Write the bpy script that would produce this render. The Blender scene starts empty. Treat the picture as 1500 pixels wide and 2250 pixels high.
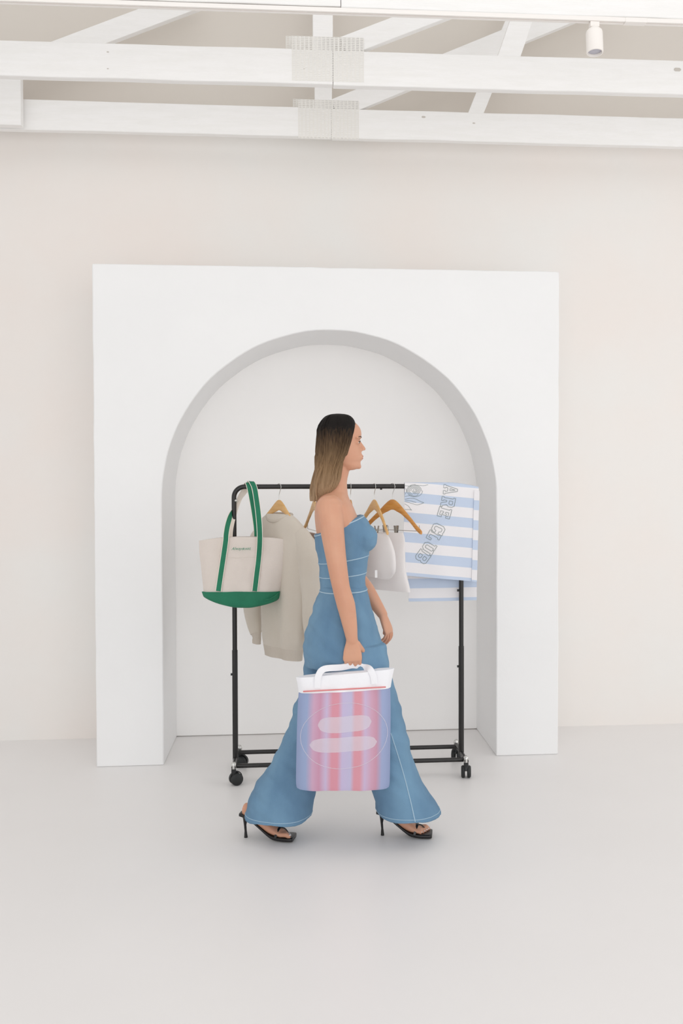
import bpy, bmesh, math, random
from mathutils import Vector, Matrix, noise

# ------------------------------------------------------------------ camera
EYE = Vector((0, 0, 1.55))
YAW, PITCH, ROLL, F, SX, SY = .0917, .0246, -.0019, 2187.0, 97.2, -20.0
fw = Vector((math.sin(YAW)*math.cos(PITCH), math.cos(YAW)*math.cos(PITCH), -math.sin(PITCH)))
rt = Vector((math.cos(YAW), -math.sin(YAW), 0)); up = rt.cross(fw)
rt, up = rt*math.cos(ROLL)+up*math.sin(ROLL), -rt*math.sin(ROLL)+up*math.cos(ROLL)
sc = bpy.context.scene
cam = bpy.data.objects.new('camera', bpy.data.cameras.new('camera'))
sc.collection.objects.link(cam); sc.camera = cam
cam.matrix_world = Matrix(((rt.x, up.x, -fw.x, EYE.x), (rt.y, up.y, -fw.y, EYE.y), (rt.z, up.z, -fw.z, EYE.z), (0, 0, 0, 1)))
cam.data.sensor_fit = 'VERTICAL'; cam.data.sensor_height = 36; cam.data.lens = 36*F/2250
cam.data.shift_x = -SX/2250; cam.data.shift_y = SY/2250
cam.data.clip_start = .05

# ------------------------------------------------------------------ light
sc.view_settings.view_transform = 'Standard'; sc.view_settings.look = 'None'
sc.view_settings.exposure = -0.53; sc.view_settings.gamma = 1.0
sc.view_settings.use_curve_mapping = False
w = bpy.data.worlds.new('daylight'); sc.world = w; w.use_nodes = True
w.node_tree.nodes['Background'].inputs[0].default_value = (1.0, .995, .99, 1)
w.node_tree.nodes['Background'].inputs[1].default_value = 1.3

def area(name, loc, target, sx, sy, power, col=(1, 1, 1)):
    l = bpy.data.lights.new(name, 'AREA'); l.shape = 'RECTANGLE'; l.size = sx; l.size_y = sy
    l.energy = power; l.color = col
    o = bpy.data.objects.new(name, l); sc.collection.objects.link(o); o.location = loc
    o.rotation_euler = (Vector(target)-Vector(loc)).to_track_quat('-Z', 'Y').to_euler()
area('window_light_front', (1.0, -3.2, 1.9), (0.4, 6, 1.4), 7.0, 3.6, 175, (1, .998, .995))
area('side_fill', (5.2, 3.2, 1.7), (0, 5.4, 1.3), 3.0, 2.8, 30, (1, .998, .995))  # added fill from the right, lifts the inner sides of the arch
area('side_fill', (-4.6, 3.2, 1.7), (0.4, 5.4, 1.3), 3.0, 2.8, 4, (1, .998, .995))  # weak added fill from the left for the opposite reveal
area('overhead_fill', (0.3, 2.2, 5.4), (0.3, 2.4, 0), 5.0, 4.0, 42, (1, .998, .995))  # added fill under the ceiling to brighten the floor, no roof opening
sc.cycles.diffuse_bounces = 8


def at(px, py, Y):
    """metric point on the upright plane at depth Y"""
    d = fw*F + rt*(px-750-SX) - up*(py-1125-SY)
    return EYE + d*(Y/d.y)

def at_floor(px, py, z=0.0):
    d = fw*F + rt*(px-750-SX) - up*(py-1125-SY)
    return EYE + d*((z-EYE.z)/d.z)

# ------------------------------------------------------------------ materials
def lin(h):
    h = h.lstrip('#'); c = [int(h[i:i+2], 16)/255 for i in (0, 2, 4)]
    return [x/12.92 if x <= .04045 else ((x+.055)/1.055)**2.4 for x in c]+[1]

def mat(name, col, rough=.6, metal=0, col2=None, nscale=8, stretch=(1, 1, 1), bump=0, bscale=60, bstretch=(1, 1, 1), detail=4, lo=.35, hi=.65, sheen=0, spec=.5, sss=0):
    m = bpy.data.materials.new(name); m.use_nodes = True
    nt = m.node_tree; b = nt.nodes['Principled BSDF']; N = nt.nodes.new; L = nt.links.new
    c = lin(col) if isinstance(col, str) else list(col)+[1]
    b.inputs['Base Color'].default_value = c; b.inputs['Roughness'].default_value = rough
    b.inputs['Metallic'].default_value = metal; b.inputs['Specular IOR Level'].default_value = spec
    if sheen: b.inputs['Sheen Weight'].default_value = sheen
    if sss:
        b.inputs['Subsurface Weight'].default_value = sss; b.inputs['Subsurface Radius'].default_value = (.012, .005, .003); b.inputs['Subsurface Scale'].default_value = 1
    tc = N('ShaderNodeTexCoord')
    if col2:
        mp = N('ShaderNodeMapping'); mp.inputs['Scale'].default_value = stretch
        nz = N('ShaderNodeTexNoise'); nz.inputs['Scale'].default_value = nscale; nz.inputs['Detail'].default_value = detail
        cr = N('ShaderNodeValToRGB'); cr.color_ramp.elements[0].position = lo; cr.color_ramp.elements[1].position = hi
        cr.color_ramp.elements[0].color = c; cr.color_ramp.elements[1].color = lin(col2)
        L(tc.outputs['Object'], mp.inputs[0]); L(mp.outputs[0], nz.inputs['Vector']); L(nz.outputs['Fac'], cr.inputs[0]); L(cr.outputs[0], b.inputs['Base Color'])
    if bump:
        mp = N('ShaderNodeMapping'); mp.inputs['Scale'].default_value = bstretch
        nz = N('ShaderNodeTexNoise'); nz.inputs['Scale'].default_value = bscale; nz.inputs['Detail'].default_value = 3
        bp = N('ShaderNodeBump'); bp.inputs['Strength'].default_value = bump; bp.inputs['Distance'].default_value = .003
        L(tc.outputs['Object'], mp.inputs[0]); L(mp.outputs[0], nz.inputs['Vector']); L(nz.outputs['Fac'], bp.inputs['Height']); L(bp.outputs[0], b.inputs['Normal'])
    return m

M = {}
M['wall'] = mat('limewash', '#ebe4df', .9, col2='#e9e7e4', nscale=1.1, bump=.12, bscale=40)
M['gable'] = mat('gable_taupe_shaded', '#d6cfc7', .9, col2='#d9d3cb', nscale=.8, bump=.1, bscale=40)  # taupe tone with part of the upper wall's shade in the colour
M['plaster'] = mat('white_plaster', '#eeeeee', .85, col2='#ececec', nscale=2, bump=.15, bscale=70)
M['panel'] = mat('white_panel', '#fcfbfa', .85, col2='#faf9f8', nscale=2, bump=.1, bscale=70)
M['floor'] = mat('painted_floor', '#e7e5e4', .4, col2='#e9e7e6', nscale=1.2, bump=.03, bscale=6, spec=.35)
M['timber'] = mat('painted_timber', '#f0efee', .6, col2='#edecea', nscale=5, stretch=(1, 6, 8), bump=.35, bscale=20, bstretch=(.8, 8, 10))
M['knot'] = mat('timber_knot', '#c4beb7', .8)
M['plate'] = mat('nail_plate_paint', '#e4e2dd', .5)
M['track'] = mat('track_white', '#eeeae6', .4)
M['copper'] = mat('track_conductor', '#b98a76', .5)
M['lampwhite'] = mat('lamp_white', '#efeae5', .4)
M['lens'] = mat('lamp_lens', '#b9b9c4', .15, metal=.4)
M['black'] = mat('black_enamel', '#1b1918', .32)
M['rubber'] = mat('black_plastic', '#1c1e1f', .5)
M['chrome'] = mat('chrome', '#d0cfcc', .2, metal=1)
M['steel'] = mat('clip_steel', '#aeaaa2', .3, metal=.9)
M['wood'] = mat('hanger_wood', '#cf954f', .38, col2='#c2833c', nscale=12, stretch=(1, 1, 8))
M['wood_pale'] = mat('hanger_wood_pale', '#dcb177', .38, col2='#d3a465', nscale=12, stretch=(1, 1, 8))
M['canvas'] = mat('natural_canvas', '#ddd3cb', .9, col2='#dad0c8', nscale=6, bump=.5, bscale=400, sheen=.2)
M['green'] = mat('green_canvas', '#217a5a', .8, col2='#1c7052', nscale=10, bump=.4, bscale=400)
M['cream'] = mat('cream_edge', '#e6ddd2', .9)
M['sweat'] = mat('sweatshirt_fleece', '#cdc4b8', .95, col2='#c8beb1', nscale=5, bump=.25, bscale=250, sheen=.3)
M['rib'] = mat('sweatshirt_rib', '#c8beb2', .95, bump=.7, bscale=60, bstretch=(6, 6, .3))
M['white_cloth'] = mat('white_cotton', '#e6e2e1', .9, bump=.2, bscale=200)
M['cream_cloth'] = mat('cream_cotton', '#dcd0c0', .9, bump=.2, bscale=200)
M['brown_cloth'] = mat('brown_cloth', '#a58a7c', .9, col2='#b89f93', nscale=60)
M['tag'] = mat('white_tag', '#f0eff0', .8)
M['thread'] = mat('grey_green_thread', '#828d8a', .8)
M['green_thread'] = mat('green_thread', '#3c8a6c', .8)
M['skin'] = mat('skin', '#cf9c80', .5, col2='#c99378', nscale=9, sss=.15, bump=.08, bscale=180)
M['nail'] = mat('white_nail', '#f1e9e8', .25)
M['lips'] = mat('lips', '#bd6f62', .4)
M['eye'] = mat('eye_white', '#ece8e4', .2)
M['iris'] = mat('iris', '#3b2a20', .2)
M['brow'] = mat('brow_hair', '#3d2c1f', .8)
M['denim'] = mat('blue_denim', '#5d7f9c', .95, col2='#7094af', nscale=7, stretch=(1, 1, .45), bump=.4, bscale=300, lo=.3, hi=.7)
M['denim_light'] = mat('denim_seam', '#a3bccd', .9)
M['denim_dark'] = mat('denim_dark', '#587a97', .9)
M['leather'] = mat('black_leather', '#131112', .3)
M['bag_white'] = mat('bag_white', '#ebebef', .7, bump=.2, bscale=100)
M['bag_print'] = mat('bag_print', '#ece6f0', .8)
M['bag_red'] = mat('bag_piping', '#d98585', .7)

_b = M['bag_print'].node_tree.nodes['Principled BSDF']; _b.inputs['Alpha'].default_value = .5
def uvmat(name, stops, axis=1, scale=1.0, rough=.9, bump=.2):
    m = bpy.data.materials.new(name); m.use_nodes = True
    nt = m.node_tree; b = nt.nodes['Principled BSDF']; N = nt.nodes.new; L = nt.links.new
    b.inputs['Roughness'].default_value = rough
    uv = N('ShaderNodeUVMap'); sp = N('ShaderNodeSeparateXYZ'); L(uv.outputs[0], sp.inputs[0])
    mu = N('ShaderNodeMath'); mu.operation = 'MULTIPLY'; mu.inputs[1].default_value = scale; L(sp.outputs[axis], mu.inputs[0])
    fr = N('ShaderNodeMath'); fr.operation = 'FRACT'; L(mu.outputs[0], fr.inputs[0])
    cr = N('ShaderNodeValToRGB'); e = cr.color_ramp.elements
    while len(e) < len(stops): e.new(.5)
    for k, (p, c) in enumerate(stops): e[k].position = p; e[k].color = lin(c)
    L(fr.outputs[0], cr.inputs[0]); L(cr.outputs[0], b.inputs['Base Color'])
    tc = N('ShaderNodeTexCoord'); nz = N('ShaderNodeTexNoise'); nz.inputs['Scale'].default_value = 300
    bp = N('ShaderNodeBump'); bp.inputs['Strength'].default_value = bump; bp.inputs['Distance'].default_value = .002
    L(tc.outputs['Object'], nz.inputs['Vector']); L(nz.outputs['Fac'], bp.inputs['Height']); L(bp.outputs[0], b.inputs['Normal'])
    return m
M['towel'] = uvmat('striped_cotton', [(0, '#e9e7e9'), (.49, '#e9e7e9'), (.51, '#c2cfe3'), (.985, '#c2cfe3'), (1, '#e9e7e9')], 1, 1)

# hair: dark roots that turn blond towards the tips (its dye)
def hairmat():
    m = bpy.data.materials.new('long_hair'); m.use_nodes = True
    nt = m.node_tree; b = nt.nodes['Principled BSDF']; N = nt.nodes.new; L = nt.links.new
    b.inputs['Roughness'].default_value = .75; b.inputs['Specular IOR Level'].default_value = .25
    tc = N('ShaderNodeTexCoord'); sp = N('ShaderNodeSeparateXYZ'); ge = N('ShaderNodeNewGeometry'); L(ge.outputs['Position'], sp.inputs[0])
    mr = N('ShaderNodeMapRange'); mr.inputs['From Min'].default_value = 1.45; mr.inputs['From Max'].default_value = 1.83; L(sp.outputs[2], mr.inputs[0])
    mp = N('ShaderNodeMapping'); mp.inputs['Scale'].default_value = (120, 120, 9); L(tc.outputs['Object'], mp.inputs[0])
    nz = N('ShaderNodeTexNoise'); nz.inputs['Scale'].default_value = 2.2; nz.inputs['Detail'].default_value = 4; L(mp.outputs[0], nz.inputs['Vector'])
    ad = N('ShaderNodeMath'); ad.operation = 'MULTIPLY_ADD'; ad.inputs[1].default_value = .35; L(nz.outputs['Fac'], ad.inputs[0]); L(mr.outputs[0], ad.inputs[2])
    cr = N('ShaderNodeValToRGB'); e = cr.color_ramp.elements
    e[0].position = .2; e[0].color = lin('#a3876a'); e[1].position = 1.08 if False else 1.0; e[1].color = lin('#120d0a')
    q = e.new(.55); q.color = lin('#84694c'); q = e.new(.85); q.color = lin('#4a3827')
    L(ad.outputs[0], cr.inputs[0]); L(cr.outputs[0], b.inputs['Base Color'])
    bp = N('ShaderNodeBump'); bp.inputs['Strength'].default_value = .8; bp.inputs['Distance'].default_value = .004
    L(nz.outputs['Fac'], bp.inputs['Height']); L(bp.outputs[0], b.inputs['Normal'])
    return m
M['hair'] = hairmat()

# ------------------------------------------------------------------ builders
class MB:
    def __init__(s): s.bm = bmesh.new(); s.uv = None
    def box(s, a, b, mi=0):
        a, b = Vector(a), Vector(b); v = []
        for x in (a.x, b.x):
            for y in (a.y, b.y):
                for z in (a.z, b.z): v.append(s.bm.verts.new((x, y, z)))
        for q in ((0, 1, 3, 2), (4, 6, 7, 5), (0, 4, 5, 1), (2, 3, 7, 6), (0, 2, 6, 4), (1, 5, 7, 3)):
            f = s.bm.faces.new([v[i] for i in q]); f.material_index = mi
        return s
    def bar(s, p, q, wd, th, side=Vector((0, 1, 0)), mi=0):
        """board from p to q: thickness th along side, width wd across"""
        p, q = Vector(p), Vector(q); d = (q-p).normalized(); a = side.normalized(); b = d.cross(a).normalized()
        v = []
        for e in (p, q):
            for i, j in ((-1, -1), (1, -1), (1, 1), (-1, 1)): v.append(s.bm.verts.new(e+a*th/2*i+b*wd/2*j))
        s.bm.faces.new(v[:4]); s.bm.faces.new(v[4:][::-1])
        for k in range(4): s.bm.faces.new((v[k], v[4+k], v[4+(k+1) % 4], v[(k+1) % 4]))
        for f in s.bm.faces: f.material_index = f.material_index
        return s
    def loft(s, rings, cap=True, mi=0):
        vs = [[s.bm.verts.new(p) for p in r] for r in rings]; n = len(rings[0])
        for a, b in zip(vs, vs[1:]):
            for k in range(n):
                f = s.bm.faces.new((a[k], a[(k+1) % n], b[(k+1) % n], b[k])); f.material_index = mi
        if cap:
            for r in (vs[0][::-1], vs[-1]):
                f = s.bm.faces.new(r); f.material_index = mi
        return s
    def tube(s, pts, rad, n=10, closed=False, mi=0, round_=False):
        pts = [Vector(p) for p in pts]; m = len(pts)
        rad = rad if isinstance(rad, (list, tuple)) else [rad]*m
        rings = []; u = None
        for i, p in enumerate(pts):
            if closed: d = pts[(i+1) % m]-pts[i-1]
            else: d = pts[min(i+1, m-1)]-pts[max(i-1, 0)]
            d.normalize()
            if u is None: u = d.orthogonal().normalized()
            u = (u-d*u.dot(d)); u = u.normalized() if u.length > 1e-6 else d.orthogonal().normalized()
            v = d.cross(u)
            rings.append((p, d.copy(), u.copy(), v, rad[i]))
        out = []
        def rg(p, u, v, r): return [p+u*(r*math.cos(2*math.pi*k/n))+v*(r*math.sin(2*math.pi*k/n)) for k in range(n)]
        if round_:
            p, d, u, v, r = rings[0]
            for a in (80, 55, 28): out.append(rg(p-d*r*math.sin(math.radians(a)), u, v, r*math.cos(math.radians(a))))
        for p, d, u, v, r in rings: out.append(rg(p, u, v, r))
        if round_:
            p, d, u, v, r = rings[-1]
            for a in (28, 55, 80): out.append(rg(p+d*r*math.sin(math.radians(a)), u, v, r*math.cos(math.radians(a))))
        if closed: out.append(out[0])
        s.loft(out, cap=not closed, mi=mi)
        return s
    def ball(s, c, rx, ry, rz, n=16, rot=None, mi=0):
        c = Vector(c); R = rot or Matrix.Identity(3); rings = []
        for i in range(1, n//2):
            t = math.pi*i/(n//2)
            rings.append([c+R@Vector((rx*math.sin(t)*math.cos(2*math.pi*k/n), ry*math.sin(t)*math.sin(2*math.pi*k/n), rz*math.cos(t))) for k in range(n)])
        s.loft(rings, mi=mi); return s
    def done(s, name, m, parent=None, smooth=True, bevel=0, sub=0, disp=None, weld=0):
        bm = s.bm
        if weld: bmesh.ops.remove_doubles(bm, verts=bm.verts, dist=weld)
        bmesh.ops.recalc_face_normals(bm, faces=bm.faces)
        me = bpy.data.meshes.new(name); bm.to_mesh(me); bm.free()
        for k in (m if isinstance(m, (list, tuple)) else [m]): me.materials.append(M[k])
        o = bpy.data.objects.new(name, me); sc.collection.objects.link(o)
        if parent: o.parent = parent
        if smooth:
            for p in me.polygons: p.use_smooth = True
            if bevel: pass
        if bevel:
            b = o.modifiers.new('edge', 'BEVEL'); b.width = bevel; b.segments = 2; b.limit_method = 'ANGLE'; b.angle_limit = math.radians(35); b.harden_normals = False
        if sub:
            b = o.modifiers.new('sub', 'SUBSURF'); b.levels = b.render_levels = sub
        if smooth and not sub:
            try: me.set_sharp_from_angle(angle=math.radians(50))
            except Exception: pass
        return o
    def fused(s, name, m, parent=None, voxel=.004, smooth=6, disp=None):
        """overlapping closed pieces fused into one continuous skin"""
        bmesh.ops.recalc_face_normals(s.bm, faces=s.bm.faces)
        me = bpy.data.meshes.new('tmp'); s.bm.to_mesh(me); s.bm.free()
        o = bpy.data.objects.new('tmp', me); sc.collection.objects.link(o)
        r = o.modifiers.new('r', 'REMESH'); r.mode = 'VOXEL'; r.voxel_size = voxel; r.use_smooth_shade = True
        if smooth:
            q = o.modifiers.new('s', 'SMOOTH'); q.factor = .5; q.iterations = smooth
        dg = bpy.context.evaluated_depsgraph_get(); dg.update()
        new = bpy.data.meshes.new_from_object(o.evaluated_get(dg)); new.name = name
        bpy.data.objects.remove(o); bpy.data.meshes.remove(me)
        new.materials.clear()
        for k in (m if isinstance(m, (list, tuple)) else [m]): new.materials.append(M[k])
        if disp:
            nrm = [v.normal.copy() for v in new.vertices]
            for v, nn in zip(new.vertices, nrm): v.co += nn*disp(v.co)
        for p in new.polygons: p.use_smooth = True
        ob = bpy.data.objects.new(name, new); sc.collection.objects.link(ob)
        if parent: ob.parent = parent
        return ob

def empty(name, loc, label, cat, group=None):
    o = bpy.data.objects.new(name, None); sc.collection.objects.link(o)
    o.empty_display_size = .05
    o['label'] = label; o['category'] = cat
    if group: o['group'] = group
    o['_base'] = list(loc)
    return o
def settle(root):
    """move the empty to the thing's base, keeping the parts where they stand"""
    b = Vector(root['_base']); del root['_base']
    root.location = b
    for ch in root.children: ch.location = ch.location-b
def tag(o, label, cat, group=None):
    o['label'] = label; o['category'] = cat
    if group: o['group'] = group
    return o
def structure(o): o['kind'] = 'structure'; return o

def spline(pts, n=8):
    """Catmull-Rom through pts"""
    P = [Vector(p) for p in pts]; P = [P[0]*2-P[1]]+P+[P[-1]*2-P[-2]]; out = []
    for i in range(1, len(P)-2):
        for k in range(n):
            t = k/n; a, b, c, d = P[i-1:i+3]
            out.append(.5*((2*b)+(c-a)*t+(2*a-5*b+4*c-d)*t*t+(3*b-a-3*c+d)*t**3))
    out.append(P[-2]); return out
def ell(c, hx, hy, n=28, pw=2.0, tilt=0, ax=Vector((1, 0, 0)), ay=Vector((0, 1, 0))):
    r = []
    for k in range(n):
        t = 2*math.pi*k/n; a, b = math.cos(t), math.sin(t)
        a = math.copysign(abs(a)**(2/pw), a); b = math.copysign(abs(b)**(2/pw), b)
        r.append(Vector(c)+ax*hx*a+ay*hy*b+Vector((0, 0, tilt*hx*a)))
    return r
def resample(rows, n):
    """smooth interpolation of parameter rows"""
    out = []; R = [Vector(r) if len(r) < 5 else r for r in rows]
    m = len(rows)
    for i in range(m-1):
        for k in range(n):
            t = k/n; row = []
            for j in range(len(rows[0])):
                a = rows[max(i-1, 0)][j]; b = rows[i][j]; c = rows[i+1][j]; d = rows[min(i+2, m-1)][j]
                row.append(.5*((2*b)+(c-a)*t+(2*a-5*b+4*c-d)*t*t+(3*b-a-3*c+d)*t**3))
            out.append(row)
    out.append(list(rows[-1])); return out

# ------------------------------------------------------------------ the room
WY = 6.05; XL, XR, YB, ZC = -6.0, 6.5, -3.4, 5.6
structure(MB().box((XL, YB, -.1), (XR, WY+.2, 0)).done('floor', 'floor', smooth=False))
structure(MB().box((XL, WY, 0), (XR, WY+.2, 3.72)).done('wall_back', 'wall', smooth=False))
structure(MB().box((XL, WY, 3.72), (XR, WY+.2, ZC)).done('wall_gable', 'gable', smooth=False))
structure(MB().box((XL-.2, YB, ZC), (XR+.2, WY+.2, ZC+.1)).done('ceiling', 'plaster', smooth=False))

# ------------------------------------------------------------------ arched surround
PX0, PX1, PZ, PD = -1.0642, 1.4686, 2.6955, .6121
AXC, AR, AZ = .2038, .912, 1.4456
ar = empty('arched_surround', (AXC, WY-PD/2, 0), 'white plastered rectangular surround with a tall round-headed arch, standing against the back wall', 'arch')
bm = MB(); b = bm.bm; y0, y1 = WY-PD, WY-.016
arc = [(AXC-AR, 0)]+[(AXC-AR, AZ*k/6) for k in range(1, 6)]+[(AXC-AR*math.cos(math.pi*k/64), AZ+AR*math.sin(math.pi*k/64)) for k in range(65)]+[(AXC+AR, AZ*k/6) for k in range(5, 0, -1)]+[(AXC+AR, 0)]
def outer(x, z):
    # matching point on the rectangle for each arch point
    if z <= AZ: return (PX0 if x < AXC else PX1, z*PZ/AZ*.53)
    return None
def jit(x, z, k): return noise.noise(Vector((x*7, z*7, k)))*.0035
n = len(arc); out = []
tot = 0
# outer polyline sampled by angle fraction
per = [(PX0, 0), (PX0, PZ), (PX1, PZ), (PX1, 0)]
seg = [PZ, PX1-PX0, PZ]; L_ = sum(seg)
for k in range(n):
    d = L_*k/(n-1)
    if d <= seg[0]: p = (PX0, d)
    elif d <= seg[0]+seg[1]: p = (PX0+d-seg[0], PZ)
    else: p = (PX1, PZ-(d-seg[0]-seg[1]))
    out.append(p)
# put exact corners in
kc = min(range(n), key=lambda k: (out[k][0]-PX0)**2+(out[k][1]-PZ)**2); out[kc] = (PX0, PZ)
kc = min(range(n), key=lambda k: (out[k][0]-PX1)**2+(out[k][1]-PZ)**2); out[kc] = (PX1, PZ)
V = {}
for nm, src, yy in (('af', arc, y0), ('of', out, y0), ('ab', arc, y1), ('ob', out, y1)):
    V[nm] = [b.verts.new((x+jit(x, z, 1.3)*(1 if z > 0 else .3), yy, max(0, z+jit(x, z, 5.1)) if z > 0 else 0)) for x, z in src]
for k in range(n-1):
    b.faces.new((V['of'][k], V['af'][k], V['af'][k+1], V['of'][k+1]))
    b.faces.new((V['af'][k], V['ab'][k], V['ab'][k+1], V['af'][k+1]))
    b.faces.new((V['ob'][k], V['of'][k], V['of'][k+1], V['ob'][k+1]))
    b.faces.new((V['ab'][k], V['ob'][k], V['ob'][k+1], V['ab'][k+1]))
for k in (0, n-1): b.faces.new((V['of'][k], V['af'][k], V['ab'][k], V['ob'][k]))
o = bm.done('surround', 'plaster', ar, smooth=True); o.data.set_sharp_from_angle(angle=math.radians(30))
o.modifiers.new('edge', 'BEVEL').width = .006; o.modifiers['edge'].segments = 2; o.modifiers['edge'].limit_method = 'ANGLE'; o.modifiers['edge'].angle_limit = math.radians(50)
MB().box((PX0+.02, WY-.0155, .006), (PX1-.02, WY-.0005, PZ-.02)).done('back_panel', 'panel', ar, smooth=False)
settle(ar)

# ------------------------------------------------------------------ roof trusses
H = 3.52
TR = {}
def truss(Yf, dY, h, label, posts, braces, th=.048, plate=None, post_left=None, knots=(), seam=None, x0=-3.6, x1=4.2, plates_back=True):
    t = empty('roof_truss', (0.2, Yf+th/2, H), label, 'roof truss', 'white timber roof trusses')
    def yy(x): return Yf+dY*(x-.2)
    # bottom chord, two timbers butted at the seam
    for a, c, dz in ((x0, seam, 0), (seam+.002, x1, -.004)):
        m_ = MB(); rr = []
        k = max(2, int((c-a)/.1))
        for i in range(k+1):
            x = a+(c-a)*i/k; j = noise.noise(Vector((x*3, Yf, 2)))*.0035; j2 = noise.noise(Vector((x*3, Yf, 9)))*.003
            rr.append([(x, yy(x), H+dz+j), (x, yy(x)+th, H+dz+j*.6), (x, yy(x)+th, H+h+dz+j2), (x, yy(x), H+h+dz+j2)])
        m_.loft(rr).done('bottom_chord', 'timber', t, bevel=.004)
    for x, wd, top, lean, dy in posts:
        MB().bar((x, yy(x)+th*dy, H+h*.3 if dy > 0.4 else H), (x+lean, yy(x)+th*dy, top), wd, th*.96, mi=0).done('king_post' if lean == 0 else 'web', 'timber', t, bevel=.003, smooth=False)
    for (xa, za, xb, zb, wd, dy) in braces:
        MB().bar((xa, yy(xa)+th*dy, za), (xb, yy(xb)+th*dy, zb), wd, th*.94).done('brace', 'timber', t, bevel=.003, smooth=False)
    if plate:
        xa, xb, za, zb, nx, nz = plate
        for back in ((0, 1) if plates_back else (0,)):
            m_ = MB()
            ya = (yy(xa)-.0009) if not back else yy(xa)+th+.0005
            yb = (yy(xb)-.0009) if not back else yy(xb)+th+.0005
            sx = -.03 if back else 0; sz = .02 if back else 0
            def bx(u0, u1, w0, w1):
                A = xa+sx+(xb-xa)*u0; B = xa+sx+(xb-xa)*u1; yA = ya+(yb-ya)*u0; yB = ya+(yb-ya)*u1
                rr = [[(x, y, za+sz+(zb-za)*w0), (x, y+.0008, za+sz+(zb-za)*w0), (x, y+.0008, za+sz+(zb-za)*w1), (x, y, za+sz+(zb-za)*w1)] for x, y in ((A, yA), (B, yB))]
                m_.loft(rr)
            hz = .31/nz
            for j in range(nz+1):
                c = j/nz; bx(0, 1, max(0, c-hz), min(1, c+hz))
                if j < nz:
                    for i in range(nx+1):
                        q = i/nx; hw = .19/nx; bx(max(0, q-hw), min(1, q+hw), c+hz, (j+1)/nz-hz)
            m_.done('nail_plate', 'plate', t, smooth=False)
    for (kx, kz, r) in knots:
        MB().ball((kx, yy(kx)-.0004, kz), r, .0012, r*.55, 10).done('knot', 'knot', t)
    settle(t); return t
Y3, Y2, Y1 = 5.80, 5.03, 4.203
def X3(px, py, Y): return at(px, py, Y).x
def Z3(px, py, Y): return at(px, py, Y).z
def brace_px(p, q, wd, Y, ext=0.0, dy=.5):
    a, b_ = at(p[0], p[1], Y), at(q[0], q[1], Y); d = (b_-a)
    b_ = b_+d*ext; return (a.x, a.z, b_.x, b_.z, wd, dy)
# nearest the wall
seam3 = X3(728, 260, Y3)
truss(Y3, -.012, .168, 'white timber roof truss closest to the back wall, lowest of the three in view',
      [(X3(710, 200, Y3), .10, 5.1, 0, .5), (X3(1028, 255, Y3), .085, 5.1, .62, .5)],
      [brace_px((735, 239), (1140, 75), .115, Y3, .55), brace_px((-40, 168), (330, 31), .115, Y3, .3)],
      plate=(X3(655, 260, Y3), X3(788, 260, Y3), Z3(720, 305, Y3), Z3(720, 220, Y3), 16, 22), seam=seam3,
      knots=[(X3(930, 258, Y3), Z3(930, 258, Y3), .012), (X3(1040, 272, Y3), Z3(1040, 272, Y3), .008)])
MBp = None
# middle
seam2 = X3(731, 150, Y2)
truss(Y2, -.02, .172, 'white timber roof truss in the middle, with a large slotted nail plate at its joint',
      [(X3(709, 60, Y2), .10, 5.1, 0, .5), (X3(1100, 140, Y2), .11, 5.1, .53, .5)],
      [brace_px((755, 102), (915, 42), .10, Y2, 1.6)],
      plate=(X3(641, 130, Y2), X3(799, 130, Y2), Z3(720, 179, Y2), Z3(720, 81, Y2), 17, 26), seam=seam2,
      knots=[(X3(235, 108, Y2), Z3(235, 110, Y2), .006), (X3(235, 147, Y2), Z3(235, 147, Y2), .005), (X3(1482, 157, Y2), Z3(1482, 159, Y2), .02), (X3(668, 151, Y2), Z3(668, 151, Y2), .004)])
# nearest the camera
truss(Y1, -.016, .175, 'white timber roof truss highest in the picture, carrying the lighting track',
      [], [], seam=X3(748, 5, Y1)+.0, x0=-3.0, x1=3.4)
# left plank overlapping the wall-side truss
pl = tag(MB().box((X3(-70, 230, 5.74), 5.735, H-.006), (X3(46, 230, 5.74), 5.792, Z3(0, 122, 5.74))).done('upright_plank', 'timber', bevel=.004, smooth=False),
         'broad white upright plank lapped over the lowest truss at the left edge', 'plank')

# track with spotlight
ty = Y1+.024
tk = empty('lighting_track', (.3, ty, H-.02), 'slim white ceiling track with a copper slot, screwed under the nearest truss', 'lighting track')
def yt(x): return Y1-.016*(x-.2)+.002
xs = (-2.6, X3(1371, 45, Y1), X3(1418, 45, Y1), 3.2)
def slab(x0, x1, ya, yb, za, zb, nm, mt, bev=.001):
    MB().loft([[(x, yt(x)+ya, za), (x, yt(x)+yb, za), (x, yt(x)+yb, zb), (x, yt(x)+ya, zb)] for x in (x0, x1)]).done(nm, mt, tk, smooth=False, bevel=bev)
for a, c in ((xs[0], xs[1]), (xs[2], xs[3])):
    slab(a, c, 0, .012, H-.022, H-.004, 'rail', 'track')
    slab(a, c, .017, .034, H-.022, H-.004, 'rail', 'track')
    slab(a, c, .012, .017, H-.016, H-.010, 'conductor', 'copper', 0)
slab(xs[1], xs[2], -.001, .035, H-.0235, H-.004, 'joiner', 'track')
settle(tk)
sx_ = X3(1305, 60, Y1); sy = yt(sx_)+.017
sp = empty('spotlight', (sx_, sy, H-.03), 'small white cylindrical spotlight hanging from the ceiling track', 'spotlight')
MB().box((sx_-.02, sy-.014, H-.045), (sx_+.02, sy+.014, H-.022)).done('adapter', 'lampwhite', sp, bevel=.003, smooth=False)
MB().tube([(sx_, sy, H-.04), (sx_, sy, H-.062)], .017, 20).done('swivel', 'lampwhite', sp)
top = Vector((sx_, sy+.0, H-.05)); dr = Vector((.0, -.12, -1)).normalized()
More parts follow.
